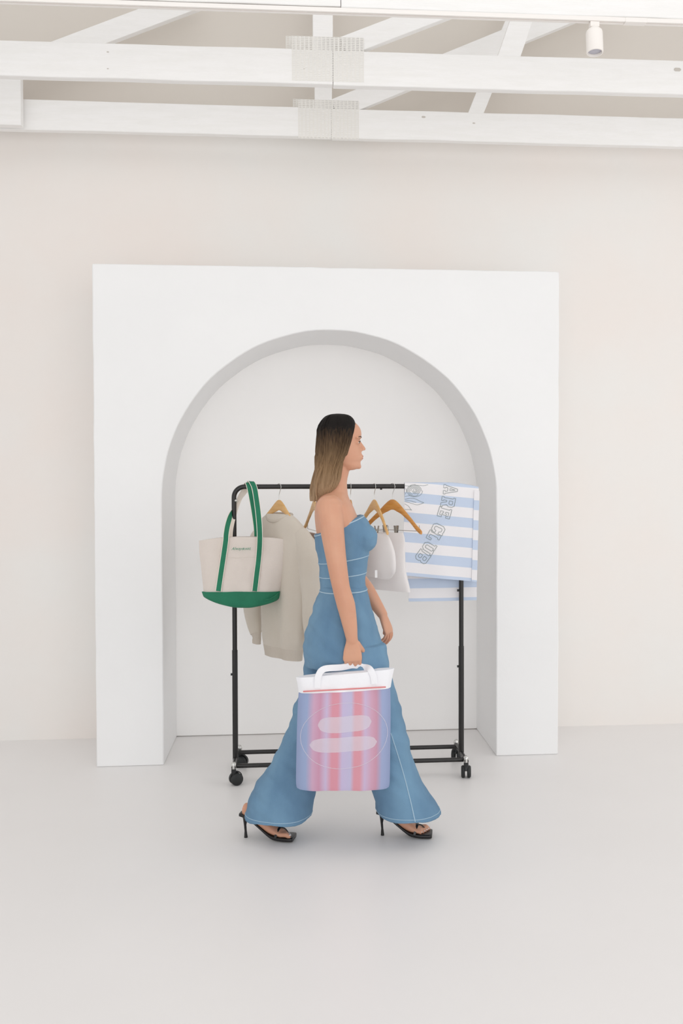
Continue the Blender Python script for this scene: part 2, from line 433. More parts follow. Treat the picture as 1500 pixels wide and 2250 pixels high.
prof = [(0, .012), (.003, .026), (.012, .034), (.02, .036), (.104, .036), (.108, .0345), (.1085, .0305), (.095, .029)]
m_ = MB(); ux = dr.orthogonal().normalized(); uy = dr.cross(ux)
m_.loft([[top+dr*s_+ux*r*math.cos(2*math.pi*k/32)+uy*r*math.sin(2*math.pi*k/32) for k in range(32)] for s_, r in prof])
m_.done('housing', 'lampwhite', sp)
MB().loft([[top+dr*s_+ux*r*math.cos(2*math.pi*k/24)+uy*r*math.sin(2*math.pi*k/24) for k in range(24)] for s_, r in ((.094, .029), (.098, .0285), (.100, .02))]).done('lens', 'lens', sp)
settle(sp)

# ------------------------------------------------------------------ clothes rack
RY = 5.20
xl, xr_ = at(515, 1300, RY).x, at(1013, 1300, RY).x
zb = at(700, 1069, RY).z; rr_ = .0125
rk = empty('clothes_rack', ((xl+xr_)/2, RY, 0), 'black metal clothes rack on four castors standing inside the arch', 'clothes rack')
R = .055
pts = [(xl, RY, .09), (xl, RY, .7), (xl, RY, zb-R)]+[(xl+R-R*math.cos(math.radians(a)), RY, zb-R+R*math.sin(math.radians(a))) for a in range(10, 91, 10)]
pts += [(xl+.4, RY, zb), (xr_-.4, RY, zb)]+[(xr_-R+R*math.sin(math.radians(a)), RY, zb-R+R*math.cos(math.radians(a))) for a in range(0, 91, 10)]+[(xr_, RY, .7), (xr_, RY, .09)]
MB().tube(pts, rr_, 14).done('frame', 'black', rk)
for x in (xl, xr_):
    MB().tube([(x, RY, .088), (x, RY, .66)], .0145, 14).done('sleeve', 'black', rk)
yF, yB = at_floor(515, 1729, 0).y+.03, at_floor(1003, 1669, 0).y-.02
zbase = .082
for x in (xl, xr_):
    f_ = MB().tube([(x, yF-.012, zbase+.010), (x, yF+.05, zbase+.010), (x, (yF+yB)/2, zbase+.012), (x, yB-.05, zbase+.010), (x, yB+.012, zbase+.010)], .011, 12).done('foot_tube', 'black', rk)
for y in (yF+.04, yB-.03):
    for dz in (0,):
        MB().tube([(xl, y, zbase+.004), (xr_, y, zbase+.004)], .0115, 12).done('crossbar', 'black', rk)
# bolts on posts
for x, pz in ((xl, 1478), (xr_, 1301), (xr_, 1470)):
    z = at(700, pz, RY).z
    MB().tube([(x-.012, RY, z), (x-.022, RY, z)], .006, 10).done('bolt', 'rubber', rk)
for px in (837, 690):
    p = at(px, 1077, RY); MB().tube([(p.x, RY, zb-.010), (p.x, RY, zb-.018)], .006, 10).done('bolt', 'rubber', rk)
p = at(518, 1100, RY); 
MB().tube([(xl+.006, RY-.004, p.z), (xl+.017, RY-.006, p.z)], .008, 12).done('knob', 'chrome', rk)
def caster(x, y, yaw):
    R_ = Matrix.Rotation(yaw, 3, 'Z'); c = Vector((x, y, 0))
    cs = MB()
    cs.tube([c+Vector((0, 0, .088)), c+Vector((0, 0, .05))], [.012, .013], 12)
    rg = []
    for k in range(9):   # fork hood over the twin wheels
        a = math.radians(20+k*22); 
        q = Vector((-.012+.033*math.cos(a), 0, .032+.033*math.sin(a)))
        rg.append([c+R_@(q+Vector((0, s*.006, 0)))+Vector((0, 0, dz)) for s, dz in ((-1, 0), (1, 0), (1, .006), (-1, .006))])
    cs.loft(rg)
    h = cs.done('caster', 'rubber', rk)
    for s in (-1, 1):
        ax = [Vector((-.012, s*.006, .0315)), Vector((-.012, s*.009, .0315)), Vector((-.012, s*.020, .0315)), Vector((-.012, s*.025, .0315))]
        w_ = MB(); w_.tube([c+R_@q for q in ax], [.027, .0312, .0312, .026], 28).done('wheel', 'rubber', h)
    MB().tube([c+Vector((0, 0, .118)), c+Vector((0, 0, .112)), c+Vector((0, 0, .104)), c+Vector((0, 0, .084))], [.006, .0115, .0135, .0135], 14).done('ferrule', 'chrome', h)
    return h
for x, y, a in ((xl, yF, math.radians(205)), (xr_, yF, math.radians(262)), (xl+.012, yB, math.radians(160)), (xr_, yB, math.radians(250))):
    caster(x, y, a)
settle(rk)

# ------------------------------------------------------------------ hangers
def hanger(px, yaw, label, wood='wood', bar=False, clips=(), spread=.215, drop=.155, droptop=.07, y=RY):
    """yaw: turn of the hanger plane from the rail direction, the picture's right end towards the camera"""
    x = at(px, 1069, RY).x
    u = Vector((math.cos(yaw), -math.sin(yaw), 0)); nrm = Vector((u.y*-1, u.x, 0)); o_ = Vector((x, RY, zb))
    h = empty('coat_hanger', o_, label, 'coat hanger', 'wooden hangers on the rail')
    hk = [o_+u*(.019*math.cos(math.radians(a)))+Vector((0, 0, .0005+.017*math.sin(math.radians(a)))) for a in range(190, -40, -12)]
    hk = [o_+u*(.0175*math.cos(math.radians(a)))+Vector((0, 0, -.002+.0175*math.sin(math.radians(a)))) for a in range(185, -50, -12)]
    hk += [o_+u*.002+Vector((0, 0, -.034)), o_+Vector((0, 0, -.045)), o_+Vector((0, 0, -droptop-.01))]
    MB().tube(spline(hk, 2), .0017, 8).done('hook', 'chrome', h)
    rows = []
    prof = [(-1, 1.0, .011), (-.93, .93, .0145), (-.8, .80, .016), (-.6, .565, .016), (-.42, .365, .019), (-.28, .2, .023), (-.15, .07, .028), (-.06, .008, .029), (0, 0, .029)]
    prof = prof+[(-a, b_, c) for a, b_, c in prof[-2::-1]]
    m_ = MB(); rings = []
    for (t_, d_, hh) in resample(prof, 4):
        c = o_+u*(t_*spread)+Vector((0, 0, -droptop-drop*d_-hh*.9))
        # bow towards the front at the ends, as shaped hangers do
        c += nrm*(-.018*t_*t_)
        slope = 0
        rings.append([c+nrm*.0065*math.cos(2*math.pi*k/14)+Vector((0, 0, 1))*hh*.95*math.sin(2*math.pi*k/14) for k in range(14)])
    m_.loft(rings).done('arms', wood, h)
    if bar:
        zz = -droptop-drop*.95-.012
        A, B = o_-u*spread*.86+Vector((0, 0, zz)), o_+u*spread*.86+Vector((0, 0, zz))
        MB().tube([A+Vector((0, 0, .03)), A+Vector((0, 0, .004)), A+u*.006, B-u*.006, B+Vector((0, 0, .004)), B+Vector((0, 0, .03))], .0016, 8).done('trouser_bar', 'steel', h)
        for c_ in clips:
            p = o_+u*spread*c_+Vector((0, 0, zz))
            m_ = MB()
            for s in (-1, 1):
                a = p+nrm*s*.011+Vector((0, 0, .024)); b_ = p+nrm*s*.003+Vector((0, 0, -.026))
                m_.bar(a, b_, .016, .0022, side=nrm)
            m_.tube([p-u*.007, p+u*.007], .0045, 10)
            m_.done('clip', 'steel', h, smooth=False)
    settle(h); return o_, u, nrm
G = math.radians
sw = hanger(613, G(55), 'pale wooden hanger holding the grey-beige sweatshirt', 'wood_pale', spread=.172, drop=.125)
h2 = hanger(690, G(80), 'wooden hanger seen edge-on just right of the sweatshirt', 'wood_pale', True, (.55,), y=RY)
h3 = hanger(735, G(84), 'wooden hanger on the rail directly behind the woman, hidden by her shoulders', 'wood_pale')
h4 = hanger(770, G(86), 'wooden hanger seen edge-on in front of the woman, first one past her', 'wood')
h5 = hanger(822, G(70), 'narrow-looking wooden hanger with metal clips, left of the widely seen one', 'wood_pale', True, (-.4, .15), spread=.20)
h6 = hanger(862, G(48), 'orange wooden clip hanger whose right arm overlaps the striped towel', 'wood', True, (-.25, .12))

# ------------------------------------------------------------------ garments
def garment(o_, u, nrm, name, mt, rows, label, cat, folds=.006, hem=None, group=None):
    """hollow-looking cloth body hung in the hanger plane; rows: (dz, left, right, half thickness)"""
    t = empty(name, o_+Vector((0, 0, rows[-1][0])), label, cat, group)
    rings = []
    rs = resample(rows, 6)
    for dz, l, r, th in rs:
        ring = []; n = 44; c = (l+r)/2; hw = (r-l)/2
        for k in range(n):
            a = 2*math.pi*k/n; ca, sa = math.cos(a), math.sin(a)
            s_ = c+hw*math.copysign(abs(ca)**.8, ca)
            amt = min(1, abs(dz-rows[0][0])/.35)
            f_ = folds*amt*(math.sin(s_*34+dz*3+(1 if sa > 0 else 2.5))+.6*math.sin(s_*61-dz*5))
            ring.append(o_+u*s_+nrm*(th*math.copysign(abs(sa)**.9, sa)+f_)+Vector((0, 0, dz)))
        rings.append(ring)
    if hem:
        kk = [i for i, r in enumerate(rs) if r[0] <= hem][0]
        MB().loft(rings[kk:]).done('hem_rib', 'rib', t); rings = rings[:kk+1]
    MB().loft(rings).done('body', mt, t)
    return t
# sweatshirt: shoulders on the hanger
o_, u, nrm = sw
k_ = .0
rows = [(-.142, -.098, .098, .024), (-.155, -.128, .130, .032), (-.175, -.160, .165, .040), (-.205, -.185, .205, .046), (-.25, -.195, .228, .05), (-.30, -.185, .23, .055), (-.45, -.165, .225, .06), (-.65, -.155, .215, .06), (-.78, -.145, .21, .058), (-.82, -.135, .20, .054), (-.86, -.125, .19, .048), (-.885, -.12, .187, .046)]
t = garment(o_, u, nrm, 'sweatshirt', 'sweat', rows, 'grey-beige crew neck sweatshirt hanging on the rail behind the green and cream tote', 'sweatshirt', hem=-.825)
def sleeve(pts, rad, nm='sleeve', mt='sweat', flat=.6):
    rings = []; P = spline(pts, 6); m = len(P)
    for i, p in enumerate(P):
        d = (P[min(i+1, m-1)]-P[max(i-1, 0)]).normalized(); tt = i/(m-1)*(len(rad)-1); j = min(int(tt), len(rad)-2)
        r = rad[j]+(rad[j+1]-rad[j])*(tt-j)
        b1 = nrm; b2 = d.cross(b1).normalized()
        rings.append([p+b2*r*math.cos(2*math.pi*k/20)*(1+.06*math.sin(i*.9+k))+b1*r*flat*math.sin(2*math.pi*k/20) for k in range(20)])
    return MB().loft(rings).done(nm, mt, t)
def hp(s_, dz, n_=0): return o_+u*s_+nrm*n_+Vector((0, 0, dz))
sleeve([hp(.18, -.235), hp(.245, -.34, .01), hp(.275, -.52, .01), hp(.29, -.70), hp(.297, -.82)], [.05, .082, .075, .062, .05])
sleeve([hp(-.15, -.235), hp(-.215, -.34), hp(-.26, -.52), hp(-.255, -.70), hp(-.225, -.79)], [.05, .082, .078, .062, .042])
sleeve([hp(.297, -.81), hp(.302, -.85), hp(.305, -.885)], [.048, .036, .034], 'cuff', 'rib')
sleeve([hp(-.226, -.78), hp(-.22, -.815), hp(-.222, -.845)], [.040, .031, .032], 'cuff', 'rib')
# neck rib: a ring round the opening
nk = [hp(.088*math.cos(a), -.135-.030*(1+math.sin(a))*(.9), -.0+.028*-math.sin(a)) for a in [2*math.pi*k/32 for k in range(32)]]
nk = []
for k in range(36):
    a = 2*math.pi*k/36; nk.append(hp(.098*math.cos(a), -.146-.034*max(0, math.sin(a))**1.5+.004*max(0, -math.sin(a)), -.040*math.sin(a)))
MB().tube(nk, .008, 10, closed=True).done('neck_rib', 'rib', t)
rw = [(-.835, -.222, .222, .052), (-.85, -.214, .214, .050), (-.876, -.208, .208, .044)]
settle(t)

o_, u, nrm = h2
t = garment(o_, u, nrm, 'brown_garment', 'brown_cloth', [(-.245, -.15, .15, .008), (-.30, -.16, .16, .012), (-.50, -.16, .16, .014), (-.62, -.15, .15, .012), (-.66, -.14, .14, .010)],
            'narrow brown garment clipped to the edge-on hanger right of the sweatshirt', 'garment', .003)
settle(t)
o_, u, nrm = h3
t = garment(o_, u, nrm, 'cream_shirt', 'cream_cloth', [(-.12, -.07, .07, .014), (-.15, -.14, .14, .02), (-.22, -.21, .21, .026), (-.35, -.22, .22, .03), (-.62, -.22, .22, .032), (-.70, -.22, .22, .03)],
            'cream shirt on the rail behind the woman, mostly hidden by her back', 'shirt', .005)
settle(t)
o_, u, nrm = h4
t = garment(o_, u, nrm, 'white_tank_top', 'white_cloth', [(-.16, -.12, .12, .012), (-.22, -.19, .19, .02), (-.35, -.20, .20, .024), (-.58, -.21, .21, .026), (-.66, -.21, .21, .024)],
            'white cotton top hanging edge-on behind the blue denim bodice', 'top', .004)
settle(t)
o_, u, nrm = h5
t = garment(o_, u, nrm, 'white_shorts', 'white_cloth', [(-.243, -.13, .15, .010), (-.27, -.17, .19, .022), (-.34, -.19, .235, .03), (-.42, -.19, .24, .032), (-.46, -.18, .20, .026), (-.475, -.17, .17, .02)],
            'rounded white cotton garment with a small tag, clipped to the narrow-looking hanger', 'garment', .003)
p = at(826, 1258, 5.04); MB().box((p.x-.006, p.y-.0015, p.z-.026), (p.x+.006, p.y, p.z+.012)).done('care_tag', 'tag', t, smooth=False)
settle(t)
o_, u, nrm = h6
t = garment(o_, u, nrm, 'white_skirt', 'white_cloth', [(-.243, -.14, .075, .010), (-.28, -.15, .085, .018), (-.36, -.17, .085, .026), (-.45, -.19, .09, .03), (-.52, -.20, .115, .03), (-.548, -.21, .125, .026)],
            'plain white skirt clipped to the hanger next to the striped towel', 'skirt', .004)
settle(t)

# ------------------------------------------------------------------ canvas tote over the rack corner
TB = empty('canvas_tote', at(540, 1333, 5.02), 'cream canvas tote with green base and straps on the left corner of the rack', 'tote bag')
Yt = 5.10
def tb(px, py, dy=0): return at(px, py, Yt)+Vector((0, dy, 0))
# rows by pixel: (py_left, py_mid, py_right, xl, xr, half depth front, back)
def bag_surface(rows, name, mt, parent, inner=False):
    rings = []
    for (yl, ym, yr, x0_, x1_, df, db) in resample(rows, 5):
        ring = []; n = 26
        for side in (0, 1):
            for k in range(n):
                tt = k/(n-1)
                if side: tt = 1-tt
                s_ = tt*2-1
                py = ym+(yl-ym)*max(0, -s_)**2+(yr-ym)*max(0, s_)**2
                p = tb(x0_+(x1_-x0_)*tt, py)
                bulge = (1-abs(s_)**3)**.6 if abs(s_) < 1 else 0
                wr = .0035*math.sin(tt*13+py*.03)+.003*math.sin(tt*23-py*.05)
                p.y += (-df*bulge+wr*bulge) if not side else (db*bulge)
                ring.append(p)
        rings.append(ring)
    return MB().loft(rings).done(name, mt, parent, weld=.0005)
bag_surface([(1188, 1179, 1186, 437, 637, .030, .02), (1215, 1208, 1214, 438, 635, .042, .03), (1250, 1246, 1250, 442, 629, .055, .04), (1280, 1278, 1284, 445, 622, .062, .045), (1302, 1299, 1306, 447, 614, .064, .048)], 'body', 'canvas', TB)
bag_surface([(1300, 1297, 1299, 443, 619, .069, .053), (1306, 1308, 1308, 445, 616, .072, .054), (1312, 1320, 1314, 448, 613, .072, .05), (1316, 1330, 1320, 456, 607, .060, .04), (1318, 1334, 1323, 468, 598, .035, .02)], 'base', 'green', TB)
def ribbon(pts, wdir, wd, name, parent, mats=('green', 'cream'), th=.003, flip=1, n=6):
    P = spline(pts, n); m = len(P); Wd = spline(wdir, n) if isinstance(wdir, list) else [Vector(wdir)]*m
    rings = []; b_ = MB()
    prev = None; cols = [-1, -.8, .8, 1]
    for i, p in enumerate(P):
        d = (P[min(i+1, m-1)]-P[max(i-1, 0)]).normalized(); w_ = Wd[i]; w_ = (w_-d*w_.dot(d)).normalized(); nn = d.cross(w_).normalized()*flip
        row = [b_.bm.verts.new(p+w_*wd/2*c+nn*th/2*(.3 if abs(c) == 1 else 1)) for c in cols]+[b_.bm.verts.new(p+w_*wd/2*c-nn*th/2*(.3 if abs(c) == 1 else 1)) for c in cols[::-1]]
        if prev:
            for k in range(8):
                f = b_.bm.faces.new((prev[k], prev[(k+1) % 8], row[(k+1) % 8], row[k])); f.material_index = 0 if k == 1 else 1
        else: f = b_.bm.faces.new(row); f.material_index = 1
        prev = row
    f = b_.bm.faces.new(prev[::-1]); f.material_index = 1
    return b_.done(name, list(mats), parent)
def A_(px, py, Y): return at(px, py, Y)
X_ = Vector((1, 0, 0))
# front handle: one webbing that runs up the front, over the rail corner and down again
fl = 1
Wq = [Vector(q) for q in [(-1, 0, 0)]*5+[(-.9, -.5, 0), (-.3, -1, 0), (.5, -.9, 0), (.9, -.3, -.1), (.9, 0, -.3), (1, 0, -.2), (1, 0, -.1)]+[(1, 0, 0)]*8]
ribbon([A_(479.5, 1299, 5.028), A_(484, 1268, 5.034), A_(490, 1228, 5.048), A_(495.5, 1190, 5.052), A_(497, 1172, 5.07), A_(501, 1150, 5.125), A_(509, 1125, 5.20), A_(520, 1104, 5.235), A_(533, 1085, 5.24), A_(544, 1069, 5.228), A_(549, 1059.5, 5.205), A_(553, 1060, 5.19), A_(559, 1072, 5.175), A_(563, 1095, 5.15), A_(567, 1125, 5.11), A_(570, 1158, 5.078), A_(570.5, 1190, 5.052), A_(568, 1228, 5.048), A_(563.5, 1265, 5.034), A_(559.5, 1299, 5.028)], Wq, .030, 'handle', TB, flip=1)
TB_front = TB.children[-1]
ribbon([A_(505, 1186, 5.155), A_(507, 1160, 5.17), A_(514, 1130, 5.20), A_(524, 1100, 5.23), A_(535, 1078, 5.235), A_(541, 1064, 5.215), A_(544, 1062, 5.195), A_(548, 1075, 5.178), A_(553, 1100, 5.17), A_(558, 1130, 5.165), A_(562, 1160, 5.16), A_(563, 1186, 5.155)], Vector((1, .15, 0)), .026, 'handle', TB, flip=1)
# pocket seam + embroidery
MB().tube([at(x, 1225+.0*x+.8*math.sin(x*.1), 5.042) for x in range(500, 562, 6)], .0006, 6).done('pocket_seam', 'sweat', TB)
for (x0_, x1_, y_) in ((487, 501, 1185), (562, 579, 1185)):
    pass
def text_mesh(txt, size, loc, name, mt, parent, shear=0, rotx=math.pi/2, ext=.0004, off=0):
    c = bpy.data.curves.new('t', 'FONT'); c.body = txt; c.size = size; c.shear = shear; c.extrude = ext; c.align_x = 'LEFT'; c.resolution_u = 3; c.offset = off
    o = bpy.data.objects.new('t', c); sc.collection.objects.link(o); o.location = loc; o.rotation_euler = (rotx, 0, 0)
    dg = bpy.context.evaluated_depsgraph_get(); dg.update()
    me = bpy.data.meshes.new_from_object(o.evaluated_get(dg)); me.transform(o.matrix_world); bpy.data.objects.remove(o)
    me.name = name; me.materials.clear(); me.materials.append(M[mt])
    ob = bpy.data.objects.new(name, me); sc.collection.objects.link(ob); ob.parent = parent; return ob
text_mesh('Always', .0205, at(508, 1208.5, 5.040), 'embroidery', 'green_thread', TB, shear=.5)
text_mesh('RARE', .0165, at(533.5, 1208.5, 5.040), 'embroidery', 'green_thread', TB, shear=.1)
MB().loft([[at(x, y, 5.035+dy)+Vector((0, oy, oz)) for oy, oz in ((-.003, 0), (.003, .004), (.003, -.004))] for x, y, dy in ((578, 1319, .0), (592, 1317, .002), (604, 1310, .018), (614, 1301, .045))]).done('corner_fold', 'green', TB)
settle(TB)

# ------------------------------------------------------------------ striped towel over the right end
TW = empty('beach_towel', at(965, 1323, RY), 'white and pale blue striped towel draped over the right end of the clothes rack', 'towel')
PXM = 2187/5.25
def towel_sheet():
    b_ = MB(); bm = b_.bm; uvl = bm.loops.layers.uv.new('UVMap'); nx = 30; cols = []
    for i in range(nx+1):
        s_ = i/nx
        pxt = 888+162*s_
        topz = at(pxt, 1061.5+9.5*max(0, (s_-.62)/.38)**1.5, RY).z; rad = .020
        c = Vector((at(pxt, 1066, RY).x, RY, topz-rad)); path = []
        def wob(d, sg):
            amp = min(1, d*4); return sg*amp*(.004*math.sin(s_*6.5+d*3)+.002*math.sin(s_*14-d*6))
        pf = at(884+162*s_, 1264+14*s_, RY-.03); pb = at(898+149*s_, 1322-3*s_, RY+.03)
        n1, n2, n3 = 22, 10, 28
        for k in range(n1+1):
            t = k/n1; top = c+Vector((0, -rad, 0)); p = pf.lerp(top, t); p.y += wob((1-t)*(top.z-pf.z), 1); path.append((p, 1))
        for k in range(1, n2):
            a = math.pi*k/n2; path.append((c+Vector((0, -rad*math.cos(a), rad*math.sin(a))), 1))
        for k in range(n3+1):
            t = k/n3; top = c+Vector((0, rad, 0)); p = top.lerp(pb, t); p.y += wob(t*(top.z-pb.z), 1); path.append((p, 2))
        L_ = [0]
        for a, b2 in zip(path, path[1:]): L_.append(L_[-1]+(b2[0]-a[0]).length)
        # lateral shift keeps the sheet's inner face off the rail: thickness is outward
        cols.append((path, L_))
    V = {}
    for i, (path, L_) in enumerate(cols):
        m = len(path)
        for k, (p, w_) in enumerate(path):
            a, b2 = path[max(0, k-1)][0], path[min(m-1, k+1)][0]; d = (b2-a).normalized(); nn = Vector((1, 0, 0)).cross(d).normalized()
            s_ = i/nx
            v = (L_[k]/.1048+.83) if k < 28 else ((L_[-1]-L_[k])/.1048+.83)-.0*s_
            V[0, i, k] = (bm.verts.new(p), (s_, v)); V[1, i, k] = (bm.verts.new(p+nn*.004), (s_, v))
    def F_(ks):
        f = bm.faces.new([V[q][0] for q in ks])
        for lp, q in zip(f.loops, ks): lp[uvl].uv = V[q][1]
    for i in range(nx):
        for k in range(m-1):
            for L in (0, 1): F_([(L, i, k), (L, i+1, k), (L, i+1, k+1), (L, i, k+1)])
        for k in (0, m-1): F_([(0, i, k), (0, i+1, k), (1, i+1, k), (1, i, k)])
    for k in range(m-1):
        for i in (0, nx): F_([(0, i, k), (0, i, k+1), (1, i, k+1), (1, i, k)])
    o = b_.done('cloth', 'towel', TW)
    c_ = MB(); bm2 = c_.bm; uv2 = bm2.loops.layers.uv.new('UVMap'); G_ = {}
    for i in range(28, nx+1):
        for k in range(0, 23):
            p = cols[i][0][k][0]; v = cols[i][1][k]/.1048+.83+.08; s_ = (i-28)/(nx-28)
            for L in (0, 1): G_[L, i, k] = (bm2.verts.new(p+Vector((.002 if i == nx else 0, -.0062-.003*L-.003*s_*math.sin(k*.4)**2, 0))), (s_, v))
    def H_(ks):
        f = bm2.faces.new([G_[q][0] for q in ks])
        for lp, q in zip(f.loops, ks): lp[uv2].uv = G_[q][1]
    for i in range(28, nx):
        for k in range(22):
            for L in (0, 1): H_([(L, i, k), (L, i+1, k), (L, i+1, k+1), (L, i, k+1)])
        for k in (0, 22): H_([(0, i, k), (0, i+1, k), (1, i+1, k), (1, i, k)])
    for k in range(22):
        for i in (28, nx): H_([(0, i, k), (0, i, k+1), (1, i, k+1), (1, i, k)])
    c_.done('side_fold', 'towel', TW)
    return o
towel_sheet()
# outlined slab letters
GLY = {
 'A': [[(0, 0), (.36, 0), (.36, .14), (.28, .14), (.33, .3), (.67, .3), (.72, .14), (.64, .14), (.64, 0), (1, 0), (1, .14), (.92, .14), (.62, 1), (.38, 1), (.08, .14), (0, .14)], [(.38, .46), (.5, .84), (.62, .46)]],
 'R': [[(0, 0), (.42, 0), (.42, .15), (.34, .15), (.34, .4), (.48, .4), (.66, 0), (1, 0), (1, .15), (.88, .15), (.76, .42), (.95, .58), (.95, .84), (.78, 1), (0, 1), (0, .85), (.1, .85), (.1, .15), (0, .15)], [(.34, .58), (.64, .58), (.7, .66), (.7, .78), (.64, .84), (.34, .84)]],
 'E': [[(0, 0), (.92, 0), (.92, .34), (.74, .34), (.74, .16), (.36, .16), (.36, .42), (.52, .42), (.52, .34), (.68, .34), (.68, .68), (.52, .68), (.52, .58), (.36, .58), (.36, .84), (.74, .84), (.74, .68), (.92, .68), (.92, 1), (0, 1), (0, .85), (.1, .85), (.1, .15), (0, .15)]],
 'C': [[(.25, 0), (.75, 0), (.95, .2), (.95, .38), (.7, .38), (.7, .28), (.62, .2), (.4, .2), (.32, .28), (.32, .72), (.4, .8), (.62, .8), (.7, .72), (.7, .64), (.95, .64), (.95, 1), (.78, 1), (.76, .95), (.6, 1), (.25, 1), (.05, .8), (.05, .2)]],
 'L': [[(0, 0), (.9, 0), (.9, .42), (.7, .42), (.7, .17), (.38, .17), (.38, .85), (.5, .85), (.5, 1), (0, 1), (0, .85), (.12, .85), (.12, .15), (0, .15)]],
 'U': [[(.3, 0), (.7, 0), (.88, .2), (.88, .85), (1, .85), (1, 1), (.54, 1), (.54, .85), (.64, .85), (.64, .27), (.58, .2), (.42, .2), (.36, .27), (.36, .85), (.46, .85), (.46, 1), (0, 1), (0, .85), (.12, .85), (.12, .2)]],
 'B': [[(0, 0), (.76, 0), (.95, .16), (.95, .4), (.84, .5), (.93, .6), (.93, .86), (.76, 1), (0, 1), (0, .85), (.1, .85), (.1, .15), (0, .15)], [(.34, .17), (.62, .17), (.69, .24), (.69, .36), (.62, .42), (.34, .42)], [(.34, .58), (.6, .58), (.67, .64), (.67, .77), (.6, .83), (.34, .83)]],
}
from mathutils.bvhtree import BVHTree
def bvh_of(o): return BVHTree.FromPolygons([v.co.copy() for v in o.data.vertices], [list(p.vertices) for p in o.data.polygons])
bvt = bvh_of(TW.children[0])
def tsurf(px, py):
    q = at(px, py, RY-.03); d = (q-EYE).normalized(); hit = bvt.ray_cast(q-d*.4, d)
    return (hit[0] if hit[0] else q)+Vector((0, -.0008, 0))
def dens(P, closed=True, st=3.0):
    out = []; m = len(P)
    for i in range(m if closed else m-1):
        a, b_ = P[i], P[(i+1) % m]; L = math.hypot(b_[0]-a[0], b_[1]-a[1]); k = max(1, int(L/st))
        for j in range(k): out.append((a[0]+(b_[0]-a[0])*j/k, a[1]+(b_[1]-a[1])*j/k))
    if not closed: out.append(P[-1])
    return out
LET = [('A', 989.5, 1076, 95, 21, 31), ('R', 984, 1103.5, 100, 22, 30), ('E', 976, 1127.5, 106, 23, 28), ('C', 962.5, 1162.5, 116, 22, 28), ('L', 952, 1180, 118, 22, 28), ('U', 942, 1203.5, 122, 25, 27), ('B', 928, 1224, 126, 25, 28)]
for ch, cx, cy, deg, wd, ht in LET:
    a = math.radians(deg); d = (math.cos(a), math.sin(a)); uu = (d[1], -d[0])
    m_ = MB()
    for path in GLY[ch]:
        P = dens([(cx+d[0]*(x-.5)*wd+uu[0]*(y-.5)*ht, cy+d[1]*(x-.5)*wd+uu[1]*(y-.5)*ht) for x, y in path])
        m_.tube([tsurf(*q) for q in P], .00125, 6, closed=True)
    m_.done('lettering', 'thread', TW, smooth=False)
m_ = MB()
def curve(P, r=.0009, closed=False):
    S = spline([Vector((x, y, 0)) for x, y in P], 5); m_.tube([tsurf(v.x, v.y) for v in S], r, 6)
for k, rr0 in enumerate((17, 14.5, 11.5, 8.5, 5.5, 3)):
    curve([(911+rr0*math.cos(a+k)*1.02, 1078+rr0*.8*math.sin(a+k)) for a in [j*.6 for j in range(10 if k else 9)]])
curve([(889, 1097), (900, 1095), (912, 1096), (922, 1101), (931, 1104.5)]); curve([(931, 1104.5), (923, 1108), (914, 1109), (904, 1106), (889, 1102)]); curve([(890, 1099.5), (902, 1100.5), (914, 1104)])
curve([(889, 1107), (897, 1112), (902, 1119), (904.5, 1121)]); curve([(904.5, 1121), (897, 1119.5), (889, 1119.5)])
curve([(889, 1067), (900, 1068), (912, 1066), (930, 1067), (940, 1065)]); curve([(889, 1091), (900, 1089), (908, 1092)]); curve([(890, 1086), (893, 1079), (891, 1073)])
m_.done('flower_outline', 'thread', TW, smooth=False)
settle(TW)

# ------------------------------------------------------------------ the woman
PY = 4.24
W = empty('person', (at_floor(760, 1845).x, PY, 0), 'long-haired woman in blue denim bodice and flared jeans, striding right past the rack', 'person')
body = MB()
trow = [(1058, 724, 756, .034), (1066, 716, 762, .050), (1080, 706, 762, .075), (1090, 698, 765, .115), (1100, 695, 769, .150), (1114, 692, 776, .172), (1135, 691, 785, .165), (1165, 694, 800, .145), (1200, 700, 806, .135), (1240, 705, 800, .122), (1285, 708, 796, .116), (1340, 698, 810, .145), (1400, 684, 822, .165), (1440, 688, 822, .165)]
def ring_px(py, x0, x1, hy, Y, n=28, pw=2.2, tilt=0):
    a, b_ = at(x0, py, Y), at(x1, py, Y); c = (a+b_)/2
    return ell((c.x, Y, c.z), (b_.x-a.x)/2, hy, n, pw, tilt)
body.loft([ring_px(r[0], r[1], r[2], r[3], PY) for r in resample(trow, 4)])
# neck
body.loft([ring_px(y, x0, x1, h, PY, pw=2) for y, x0, x1, h in resample([(1000, 722, 770, .046), (1030, 720, 768, .046), (1060, 714, 762, .048), (1092, 704, 765, .06)], 3)])
# head
E0 = at(749, 1033, PY)     # level of the chin, below the ear
HR = [(.000, .050, .012, .030), (.006, .071, -.005, .038), (.016, .0835, -.02, .045), (.028, .0835, -.045, .052), (.036, .0835, -.055, .055), (.046, .0885, -.065, .059), (.053, .0880, -.073, .061), (.060, .0905, -.08, .063), (.068, .0885, -.083, .065), (.078, .0875, -.087, .067), (.095, .084, -.093, .069), (.108, .080, -.096, .071), (.122, .0775, -.099, .0735), (.134, .0835, -.101, .0755), (.150, .0875, -.102, .0765), (.172, .0845, -.100, .0755), (.192, .072, -.090, .068), (.210, .050, -.070, .054), (.222, .024, -.044, .034), (.228, .004, -.02, .012)]
def head_ring(z, xf, xb, hy):
    ring = []
    for k in range(36):
        a = 2*math.pi*k/36; ca, sa = math.cos(a), math.sin(a)
        c = (xf+xb)/2; h = (xf-xb)/2
        x = c+h*ca; wy = hy*math.copysign(abs(sa)**.9, sa)
        if ca > .2: wy *= 1-.22*((ca-.2)/.8)**1.5
        ring.append((E0.x+x, PY+wy, E0.z+z))
    return ring
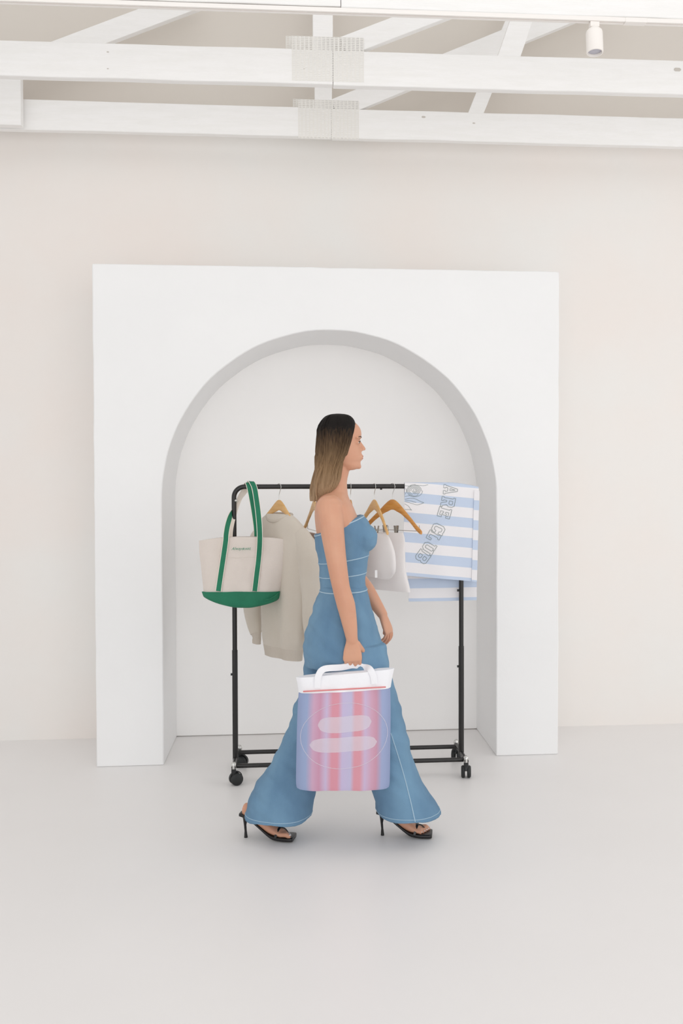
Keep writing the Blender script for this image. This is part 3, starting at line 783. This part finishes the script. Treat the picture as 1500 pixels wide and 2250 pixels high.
body.loft([head_ring(*r) for r in resample(HR, 3)])
def hpt(x, y, z): return Vector((E0.x+x, PY+y, E0.z+z))
body.tube([hpt(.074, 0, .126), hpt(.083, 0, .112), hpt(.0925, 0, .098), hpt(.0975, 0, .0905)], [.0065, .0072, .0078, .0082], 12, round_=True)
for s in (-1, 1):
    body.ball(hpt(.0905, s*.0105, .0865), .0085, .0065, .0062, 10)
    body.tube([hpt(.0805, s*.010, .137), hpt(.0785, s*.03, .140), hpt(.066, s*.048, .137)], .0062, 10, round_=True)
    body.ball(hpt(.0655, s*.031, .1175), .0135, .0165, .0105, 12)
    body.ball(hpt(-.008, s*.076, .108), .016, .007, .029, 14)
body.ball(hpt(.0745, 0, .015), .0125, .02, .012, 12)
body.ball(hpt(.0830, 0, .0545), .0105, .024, .0145, 14); body.ball(hpt(.0885, 0, .0600), .0068, .021, .0058, 12); body.ball(hpt(.0875, 0, .0490), .0075, .019, .006, 12)

def arm(pts, rad): body.tube(spline(pts, 5), [rad[min(int(i/5), len(rad)-1)]+(rad[min(int(i/5)+1, len(rad)-1)]-rad[min(int(i/5), len(rad)-1)])*((i % 5)/5) for i in range((len(pts)-1)*5+1)], 18, round_=True)
def hand(wr, d, n, s, curl, thumb, parent_mb, spread=.06, scale=1.0, flex=(0, 0, 0, 0)):
    d, n, s = d.normalized(), n.normalized(), s.normalized(); k = scale
    rows = [(-.012, .024, .018), (.01, .026, .017), (.035, .034, .0155), (.06, .039, .0145), (.08, .040, .012), (.088, .036, .009)]
    rings = []
    for l, hw, hh in resample(rows, 3):
        rings.append([wr+d*l*k+s*hw*k*math.copysign(abs(math.cos(2*math.pi*q/20))**.85, math.cos(2*math.pi*q/20))+n*hh*k*math.sin(2*math.pi*q/20) for q in range(20)])
    parent_mb.loft(rings)
    offs = [.030, .0105, -.0095, -.0285]; lens = [.070, .077, .072, .057]; rads = [.0082, .0084, .008, .0070]
    tips = []
    for i in range(4):
        p = wr+d*(.080-.003*abs(i-1))*k+s*offs[i]*k; a = 0; P = [p-d*.02*k, p]; dirn = (d+s*spread*(1.2-i*.8)).normalized()
        for j, (fr, c) in enumerate(zip((.44, .32, .24), curl)):
            a += c+flex[i]; v = dirn*math.cos(a)+n*math.sin(a); p = p+v*lens[i]*fr*k*1.02
            P.append(p)
        r = rads[i]*k
        SP = spline(P, 3); parent_mb.tube(SP, [r*(1.06-.22*t_/(len(SP)-1)) for t_ in range(len(SP))], 12, round_=True)
        tips.append((P[-1], (P[-1]-P[-2]).normalized()))
    b0 = wr+d*.018*k+s*.020*k+n*.004*k; td = (d*thumb[0]+s*thumb[1]+n*thumb[2]).normalized(); td2 = (d*(thumb[0]+.25)+s*(thumb[1]-.35)+n*(thumb[2]+.2)).normalized()
    P = [b0, b0+td*.038*k, b0+td*.062*k+td2*.006*k, b0+td*.064*k+td2*.030*k]
    SP = spline(P, 3); parent_mb.tube(SP, [(.0150-.0065*(t_/(len(SP)-1))**.6)*k for t_ in range(len(SP))], 12, round_=True)
    return tips
# near arm (carries the bag)
NY = 4.035
wrist = at(773, 1406, NY)
arm([at(724, 1116, 4.095), at(729, 1160, 4.07), at(738, 1225, 4.045), at(749, 1290, 4.03), at(760, 1330, NY), at(768, 1372, NY), wrist], [.054, .050, .042, .036, .038, .031, .0235])
body.ball(at(724, 1117, 4.10), .058, .05, .058, 18)
tn = hand(wrist, Vector((.03, 0, -1)), Vector((0, 1, 0)), Vector((1, 0, .03)), (.55, 1.5, .9), (.75, .55, .55), body, spread=.0)
# far arm (swings forward)
FY = 4.44
wf = at(840, 1350, 4.40)
arm([at(733, 1118, 4.385), at(745, 1170, 4.42), at(764, 1225, 4.44), at(785, 1268, 4.44), at(805, 1296, 4.43), at(825, 1327, 4.41), wf], [.053, .048, .040, .036, .036, .029, .023])
body.ball(at(733, 1119, 4.38), .056, .05, .056, 18)
hand(wf, Vector((.36, -.05, -1)), Vector((-.75, .45, -.25)), Vector((.5, -.75, .15)).cross(Vector((0, 0, 1))).normalized()*0+Vector((.45, .85, .1)), (.35, .45, .3), (.75, .45, .45), body, spread=.1, flex=(0, .04, .08, .12))
# feet
def foot_frame(heel_px, toe_px):
    a = at_floor(*heel_px); b_ = at_floor(*toe_px); d = (b_-a); d.z = 0; d.normalize(); return a, d, Vector((-d.y, d.x, 0))
FT = []
for (hpx, tpx, near) in (((841, 1835), (950, 1838), 1), ((541, 1840), (652, 1846), 0)):
    a, d, sd = foot_frame(hpx, tpx); a = a-d*.026
    def fp(s_, z, w_=0): return a+d*s_+sd*w_+Vector((0, 0, z))
    hs = [(.012, .118, .020, .016), (.022, .122, .027, .028), (.05, .112, .029, .034), (.09, .084, .031, .033), (.13, .054, .036, .028), (.162, .038, .041, .020), (.185, .031, .042, .014), (.196, .028, .036, .010)]
    body.loft([[fp(s_, z, 0)+sd*hw*math.cos(2*math.pi*k/20)+Vector((0, 0, hh*math.sin(2*math.pi*k/20))) for k in range(20)] for s_, z, hw, hh in resample(hs, 3)])
    body.tube([fp(.05, .115), fp(.10, .18), fp(.165, .265)] if not near else [fp(.05, .115), fp(.068, .17), fp(.08, .25)], [.030, .026, .034], 16)
    kn, hp_ = (at(838, 1600, 4.16), at(772, 1425, 4.15)) if near else (at(690, 1600, 4.31), at(732, 1425, 4.33))
    body.tube(spline([hp_, (hp_+kn)/2+Vector((.01, 0, 0)), kn, fp(.10, .28) if near else fp(.165, .265), fp(.075, .2) if near else fp(.11, .19)], 4), [.078-.050*min(1, q_/13) for q_ in range(17)], 16, round_=True)
    dirs = 1 if near else -1
    # right foot: big toe on the far side (+y); left foot: big toe near the camera
    toes = []
    for i in range(5):
        w_ = (.030-.0150*i); w_ = w_*(1 if near else -1)
        L = (.226, .222, .215, .206, .195)[i]; r = (.0105, .0075, .0072, .007, .0068)[i]
        tw = sd*w_
        body.tube([fp(.180, .030)+tw*.95, fp(L-.014, .0285+r*.3)+tw, fp(L-.004, .0235)+tw], [r*1.05, r*1.1, r*.9], 12, round_=True)
        toes.append(fp(L-.001, .0235+r*.75)+tw)
    FT.append((a, d, sd, fp, toes, near))
bd = body.fused('body', 'skin', W, voxel=.0033, smooth=7)
# face details
MB().ball(hpt(.0912, 0, .0588), .0044, .017, .0038, 14).done('lips', 'lips', W).data
m_ = MB(); m_.ball(hpt(.0900, 0, .0502), .0046, .0165, .0040, 14); m_.done('lips', 'lips', W)
for s in (-1, 1):
    e = MB().ball(hpt(.0712, s*.033, .1165), .0068, .0105, .0043, 14).done('eye', 'eye', W)
    MB().ball(hpt(.0752, s*.0345, .1167), .0038, .0058, .0047, 12).done('iris', 'iris', e)
    MB().tube(spline([hpt(.0855, s*.014, .138), hpt(.0828, s*.031, .1415), hpt(.0725, s*.052, .1395)], 2), [.0018, .0021, .0023, .0021, .0014], 8, round_=True).done('eyebrow', 'brow', W)
    MB().tube([hpt(.0795, s*.022, .1205), hpt(.0805, s*.033, .1225), hpt(.075, s*.044, .119)], .0019, 6, round_=True).done('eyelash', 'brow', W)
for a, d, sd, fp, toes, near in FT:
    for tpt, rr0 in zip(toes, (.0062, .0042, .004, .0038, .0034)):
        MB().ball(tpt+d*.002, rr0, rr0, .0022, 10).done('toenail', 'nail', W)
for p, d in tn:
    pass

# hair
hr = MB(); rings = []
HRow = [(913-4, 738, 746, .006), (911, 724, 762, .032), (916, 713, 772, .052), (926, 704, 779, .070), (942, 697, 781, .084), (960, 696, 777, .089), (980, 695, 771, .091), (1000, 694, 765, .091), (1020, 692, 757, .088), (1040, 689, 751, .088), (1056, 686, 746, .090), (1070, 684, 738, .090), (1082, 683, 728, .082), (1093, 683, 716, .065), (1101, 684, 704, .045)]
N_ = 120
for (py, x0, x1, hy) in resample(HRow, 5):
    a, b_ = at(x0, py, PY), at(x1, py, PY); cx = (a.x+b_.x)/2; hx = (b_.x-a.x)/2; ring = []
    for k in range(N_):
        t = 2*math.pi*k/N_; ca, sa = math.cos(t), math.sin(t)
        amt = min(1, max(0, (py-915)/60))
        g = 1+amt*(.035*noise.noise(Vector((ca*7, sa*7, py*.004)))+.02*noise.noise(Vector((ca*22, sa*22, py*.006))))
        xx = cx+hx*math.copysign(abs(ca)**.55, ca)*g
        if py > 1000: xx += .006*math.sin(py*.05+sa*3)
        ring.append((xx, PY+hy*math.copysign(abs(sa)**.85, sa)*g, a.z))
    rings.append(ring)
random.seed(11)
for q in range(96):                       # strands lying on the fall
    k = random.choice([x_ for x_ in range(N_) if math.cos(2*math.pi*x_/N_) < .62]); i0 = random.randint(8, 30); i1 = random.randint(len(rings)-16, len(rings)-3)
    P = []
    for i in range(i0, i1, 3):
        v = Vector(rings[i][k]); cc = Vector((sum(p[0] for p in rings[i])/N_, PY, v.z)); dv = (v-cc).normalized()
        P.append(v+dv*(.0012*math.sin(i*.35+q))+Vector((0, .002*math.sin(i*.2+q*2), 0)))
    if len(P) > 3:
        rd = random.uniform(.0022, .0042); hr.tube(P, [rd*(.25+.75*math.sin(math.pi*min(1, (i+.6)/len(P)*1.0))) for i in range(len(P))], 6, round_=False)
hr.loft(rings).done('hair', 'hair', W)
# loose locks over the shoulder blade
def lock(pts, r): 
    SP = spline(pts, 6); m = len(SP); return SP, [r*(.35+.65*math.sin(math.pi*(.15+.8*i/(m-1)))) for i in range(m)]
hk_ = MB()
random.seed(4)
for k in range(26):
    t = k/25; yy_ = PY-.088+.176*t; x0 = 704+random.uniform(-10, 18)
    a = [at(x0+10, 1015, PY), at(x0, 1040, PY), at(x0-4+random.uniform(-4, 4), 1065, PY), at(x0-6+random.uniform(-6, 6), 1090+random.uniform(-8, 12), PY)]
    ee = 1-(2*t-1)**2*.15
    for q, dd in zip(a, (.86, 1, 1.0, .9)): q.y = PY+(yy_-PY)*dd*1.04
    SP, rad = lock(a, .0065); hk_.tube(SP, rad, 8, round_=True)
hk_.done('hair_lock', 'hair', W)

# denim bodice
tp = MB()
rows = [(1152, 690, 796, .152, .42), (1172, 691, 812, .150, .34), (1195, 695, 816, .143, .26), (1225, 699, 810, .134, .16), (1260, 702, 804, .126, .10), (1300, 702, 803, .126, .06), (1330, 696, 812, .142, .04)]
tp.loft([ring_px(r[0], r[1], r[2], r[3], PY, tilt=r[4]) for r in resample(rows, 4)])
for s in (-1, 1): tp.ball(at(796, 1180, PY)+Vector((0, s*.066, 0)), .060, .060, .062, 20)
def fold(v):
    return .0035*noise.noise(Vector((v.x*9, v.y*9, v.z*26)))+.0018*noise.noise(v*42)
top_ = tp.fused('denim_bodice', 'denim', W, voxel=.005, smooth=14, disp=fold)
def hoop(py, x0, x1, hy, tilt, r, nm, mt, par):
    bvp = BVHTree.FromPolygons([v.co.copy() for v in par.data.vertices], [list(p.vertices) for p in par.data.polygons])
    base = ring_px(py, x0, x1, hy, PY, n=90, tilt=tilt); c = sum(base, Vector())/90; S = []
    for q in base:
        d_ = q-c; d0 = Vector((d_.x, d_.y, 0)).normalized(); o0 = Vector((c.x, c.y, q.z))
        hit = bvp.ray_cast(o0+d0*.5, -d0)
        if hit[0] and (hit[0]-q).length < .06: S.append(hit[0]+d0*r*.1)
        else: S.append(q-d_*.04)
    MB().tube(S, r, 8, closed=True).done(nm, mt, par); return
def hoop_old(py, x0, x1, hy, tilt, r, nm, mt, par):
    MB().tube(ring_px(py, x0, x1, hy, PY, n=48, tilt=tilt), r, 8, closed=True).done(nm, mt, par)
hoop(1228, 697, 811, .137, .16, .0022, 'seam', 'denim_light', top_)
hoop(1262, 700.5, 805.5, .129, .10, .0022, 'seam', 'denim_light', top_)
hoop(1155, 690, 797, .152, .41, .0028, 'top_hem', 'denim_light', top_)

# flared jeans
j = MB()
rows = [(1286, 701, 804, .127), (1312, 695, 810, .142), (1345, 684, 820, .165), (1390, 670, 832, .184), (1430, 666, 842, .190), (1462, 672, 845, .180)]
j.loft([ring_px(r[0], r[1], r[2], r[3], PY) for r in resample(rows, 4)])
near = [(1415, 706, 848, .095, 4.15), (1470, 726, 856, .100, 4.145), (1530, 755, 874, .098, 4.15), (1600, 782, 889, .095, 4.16), (1660, 798, 903, .098, 4.175), (1710, 810, 920, .108, 4.19), (1745, 820, 942, .128, 4.195), (1786, 829, 969, .155, 4.195)]
far = [(1415, 668, 800, .095, 4.33), (1470, 668, 785, .100, 4.33), (1530, 652, 765, .098, 4.33), (1600, 630, 738, .096, 4.32), (1660, 604, 716, .10, 4.31), (1710, 572, 702, .114, 4.29), (1750, 550, 692, .134, 4.28), (1793, 541, 688, .152, 4.275)]
for rows in (near, far):
    rr = []
    for py, x0, x1, hy, Y in resample(rows, 5):
        rr.append(ring_px(py, x0, x1, hy, Y, n=36, pw=2.1))
    j.loft(rr)
def jfold(v):
    low = max(0, min(1, (1.0-v.z)/.8))
    k = noise.noise(Vector((v.x*7+v.z*3, v.y*7, v.z*2.2)))*.010*low+noise.noise(Vector((v.x*5, v.y*5, v.z*24+v.x*14)))*.009+noise.noise(v*38)*.0012
    return k
jeans = j.fused('jeans', 'denim', W, voxel=.006, smooth=6, disp=jfold)
hoop(1296, 698.5, 808, .1335, .03, .0028, 'waist_seam', 'denim_light', jeans)
# side seam down the near leg, laid on the surface
bv = BVHTree.FromPolygons([v.co.copy() for v in jeans.data.vertices], [list(p.vertices) for p in jeans.data.polygons])
def on_jeans(px, py, lift=.0006):
    q = at(px, py, 4.0); hit = bv.ray_cast(Vector((q.x, 3.2, at(px, py, 4.08).z)), Vector((0, 1, 0)))
    return None if hit[0] is None else hit[0]+Vector((0, -lift, 0))
def seam_line(P, r, nm, mt):
    S = [on_jeans(x, y) for x, y in P]; S = [q for q in S if q]
    if len(S) > 2: MB().tube(S, r, 6).done(nm, mt, jeans)
S_ = spline([Vector(q) for q in ((862, 1610, 0), (888, 1690, 0), (904, 1750, 0), (915, 1800, 0))], 14)
seam_line([(q.x, q.y) for q in S_], .0022, 'side_seam', 'denim_light')
# hems
for rows in (near, far):
    py, x0, x1, hy, Y = rows[-1]
    S = []
    for k in range(90):
        t = 2*math.pi*k/90; a, b_ = at(x0, py-7, Y), at(x1, py-7, Y); c = Vector(((a.x+b_.x)/2, Y, a.z)); dv = Vector((math.cos(t), math.sin(t), 0))
        hit = bv.ray_cast(c+dv*.4, -dv)
        if hit[0]: S.append(hit[0]+dv*.0005)
    MB().tube(S, .0013, 6, closed=True).done('hem_stitch', 'denim_light', jeans)

# sandals
for a, d, sd, fp, toes, near_ in FT:
    m_ = MB(); rings = []
    prof = [(-.002, .100, .016, .006), (.003, .103, .023, .007), (.03, .096, .028, .0075), (.06, .078, .028, .0065), (.095, .050, .029, .006), (.125, .028, .033, .007), (.15, .0165, .039, .0085), (.185, .0125, .0435, .0085), (.225, .012, .0435, .0085), (.237, .012, .040, .0085), (.240, .012, .034, .0075)]
    for s_, z, hw, th in resample(prof, 3):
        c = fp(s_, z); rings.append([c+sd*hw*math.copysign(abs(math.cos(2*math.pi*k/24+.13))**.35, math.cos(2*math.pi*k/24+.13))+Vector((0, 0, th*math.copysign(abs(math.sin(2*math.pi*k/24+.13))**.35, math.sin(2*math.pi*k/24+.13)))) for k in range(24)])
    sn = m_.loft(rings).done('sandal', 'leather', W)
    MB().loft([[fp(.020+off, z)+sd*r*math.cos(2*math.pi*k/16)+d*r*.9*math.sin(2*math.pi*k/16) for k in range(16)] for z, r, off in ((.0005, .0085, .004), (.006, .008, .004), (.03, .0055, .003), (.055, .0062, .001), (.08, .011, .002), (.096, .022, .008))]).done('heel', 'leather', sn)
    band = spline([fp(.165, .018, .044), fp(.170, .040, .038), fp(.176, .052, .012), fp(.176, .052, -.012), fp(.170, .040, -.036), fp(.165, .018, -.044)], 6)
    MB().loft([[q+d*.005*c+Vector((0, 0, .0018*e)) for c, e in ((-1, -1), (1, -1), (1, 1), (-1, 1))] for q in band]).done('toe_strap', 'leather', sn, bevel=.001)
    thong = spline([fp(.178, .050, .006), fp(.195, .045, .008), fp(.208, .030, .009), fp(.212, .018, .009)], 5)
    MB().tube(thong, .0028, 8).done('toe_strap', 'leather', sn)
settle(W)

# ------------------------------------------------------------------ the carried bag
SYB = 4.03
CB = empty('striped_tote', at(755, 1731, SYB), 'pink and lilac striped bag with white rim, held in the walking woman\'s lowered hand', 'bag')
STR = [(0, '#8e9cc0'), (.10, '#93a2c4'), (.17, '#c49fb8'), (.24, '#c08ea6'), (.31, '#c0b0cd'), (.37, '#d08f9e'), (.43, '#d08f9e'), (.48, '#bcb0cf'), (.57, '#b9b3d0'), (.61, '#d1929f'), (.67, '#d1929f'), (.72, '#c2aecb'), (.79, '#c69bb1'), (.84, '#c090a4'), (.90, '#97a2c4'), (1, '#8b99bd')]
M['stripes'] = uvmat('bag_stripes', STR, 0, .9999, .75, .1)
def cbag(rows, nm, mt, n=30):
    b_ = MB(); bm = b_.bm; uvl = bm.loops.layers.uv.new('UVMap'); prev = None; R_ = resample(rows, 5); rowsv = []
    for (y0_, y1_, x0_, x1_, df, db) in R_:
        ring = []
        for side in (0, 1):
            for k in range(n):
                t = k/(n-1); t = 1-t if side else t
                s_ = 2*t-1; bl = (1-abs(s_)**4)**.5
                p = at(x0_+(x1_-x0_)*t, y0_+(y1_-y0_)*t, SYB)
                wr = .003*math.sin(t*11+y0_*.02)+.002*math.sin(t*25)
                p.y += (-df+wr)*bl if not side else db*bl
                ring.append((bm.verts.new(p), t))
        rowsv.append(ring)
    N2 = 2*n
    for r0, r1 in zip(rowsv, rowsv[1:]):
        for k in range(N2):
            ks = [r0[k], r0[(k+1) % N2], r1[(k+1) % N2], r1[k]]
            f = bm.faces.new([q[0] for q in ks])
            for lp, q in zip(f.loops, ks): lp[uvl].uv = (q[1], 0)
    for r in (rowsv[0][::-1], rowsv[-1]):
        f = bm.faces.new([q[0] for q in r])
        for lp, q in zip(f.loops, r): lp[uvl].uv = (q[1], 0)
    return b_.done(nm, mt, CB)
cbag([(1519, 1508, 656, 857, .040, .05), (1570, 1565, 653, 858, .052, .06), (1650, 1648, 651, 857, .055, .06), (1715, 1714, 650, 856, .050, .055), (1731, 1729, 652, 854, .046, .05)], 'body', 'stripes')
cbag([(1488, 1468, 650, 866, .030, .036), (1502, 1486, 653, 862, .038, .044), (1521, 1510, 655.5, 858, .042, .051)], 'rim', 'bag_white')
MB().tube([at(656+201*k/20, 1520-11*k/20, SYB-.041*(1-abs(k/10-1)**4)**.5-.004) for k in range(1, 20)], .0028, 8).done('piping', 'bag_red', CB)
# handles gathered in the hand
gx = wrist+Vector((.004, .014, -.110))
for dy, nm in ((-.038, 'f'), (.046, 'b')):
    a0, b0 = at(697, 1512, SYB+dy), at(822, 1503, SYB+dy)
    pts = [a0, at(699, 1486, SYB+dy*.95), at(712, 1470, SYB+dy*.7), gx+Vector((-.045, dy*.12, -.004)), gx+Vector((0, dy*.10, .004)), gx+Vector((.045, dy*.12, -.004)), at(812, 1470, SYB+dy*.7), at(820, 1486, SYB+dy*.95), b0]
    ribbon(pts, [Vector((1, 0, 0)), Vector((1, 0, .1)), Vector((.8, 0, .7)), Vector((0, .5, 1)), Vector((0, .6, 1)), Vector((0, .5, 1)), Vector((.8, 0, -.7)), Vector((1, 0, -.1)), Vector((1, 0, 0))] if False else [Vector((1, 0, 0)), Vector((1, 0, -.1)), Vector((.75, 0, -.75)), Vector((0, .2, -1)), Vector((0, .2, -1)), Vector((0, .2, -1)), Vector((-.75, 0, -.75)), Vector((-1, 0, -.1)), Vector((-1, 0, 0))], .026, 'handle', CB, ('bag_white', 'bag_white'))
# round print on the front
cb = [c for c in CB.children if c.name.startswith('body')][0]
bvb = BVHTree.FromPolygons([v.co.copy() for v in cb.data.vertices], [list(p.vertices) for p in cb.data.polygons])
def on_bag(px, py):
    q = at(px, py, SYB-.052); hit = bvb.ray_cast(Vector((q.x, 3.6, q.z)), Vector((0, 1, 0)))
    return (hit[0] if hit[0] else q)+Vector((0, -.0007, 0))
m_ = MB()
S = [on_bag(756+96*math.cos(t), 1617+72*math.sin(t)-6*math.cos(t)) for t in [2*math.pi*k/80 for k in range(80)]]
m_.tube(S, .0013, 6, closed=True)
m_.done('round_print', 'bag_print', CB)
def panel(x0_, x1_, ya, yb, sl):
    b_ = MB(); bm = b_.bm; n = 24; g = []
    for i in range(n+1):
        t = i/n; x = x0_+(x1_-x0_)*t; row = []
        for jj in range(5):
            e_ = (1-abs(2*t-1)**5)**.5 if 0 < t < 1 else .05; y = (ya+yb)/2+(yb-ya)*(jj/4-.5)*e_-sl*t+2*math.sin(t*3.1)
            row.append(bm.verts.new(on_bag(x, y)))
        g.append(row)
    for i in range(n):
        for jj in range(4): bm.faces.new((g[i][jj], g[i+1][jj], g[i+1][jj+1], g[i][jj+1]))
    b_.done('printed_band', 'bag_print', CB)
panel(698, 816, 1576, 1611, 8); panel(680, 828, 1622, 1654, 8)
settle(CB)
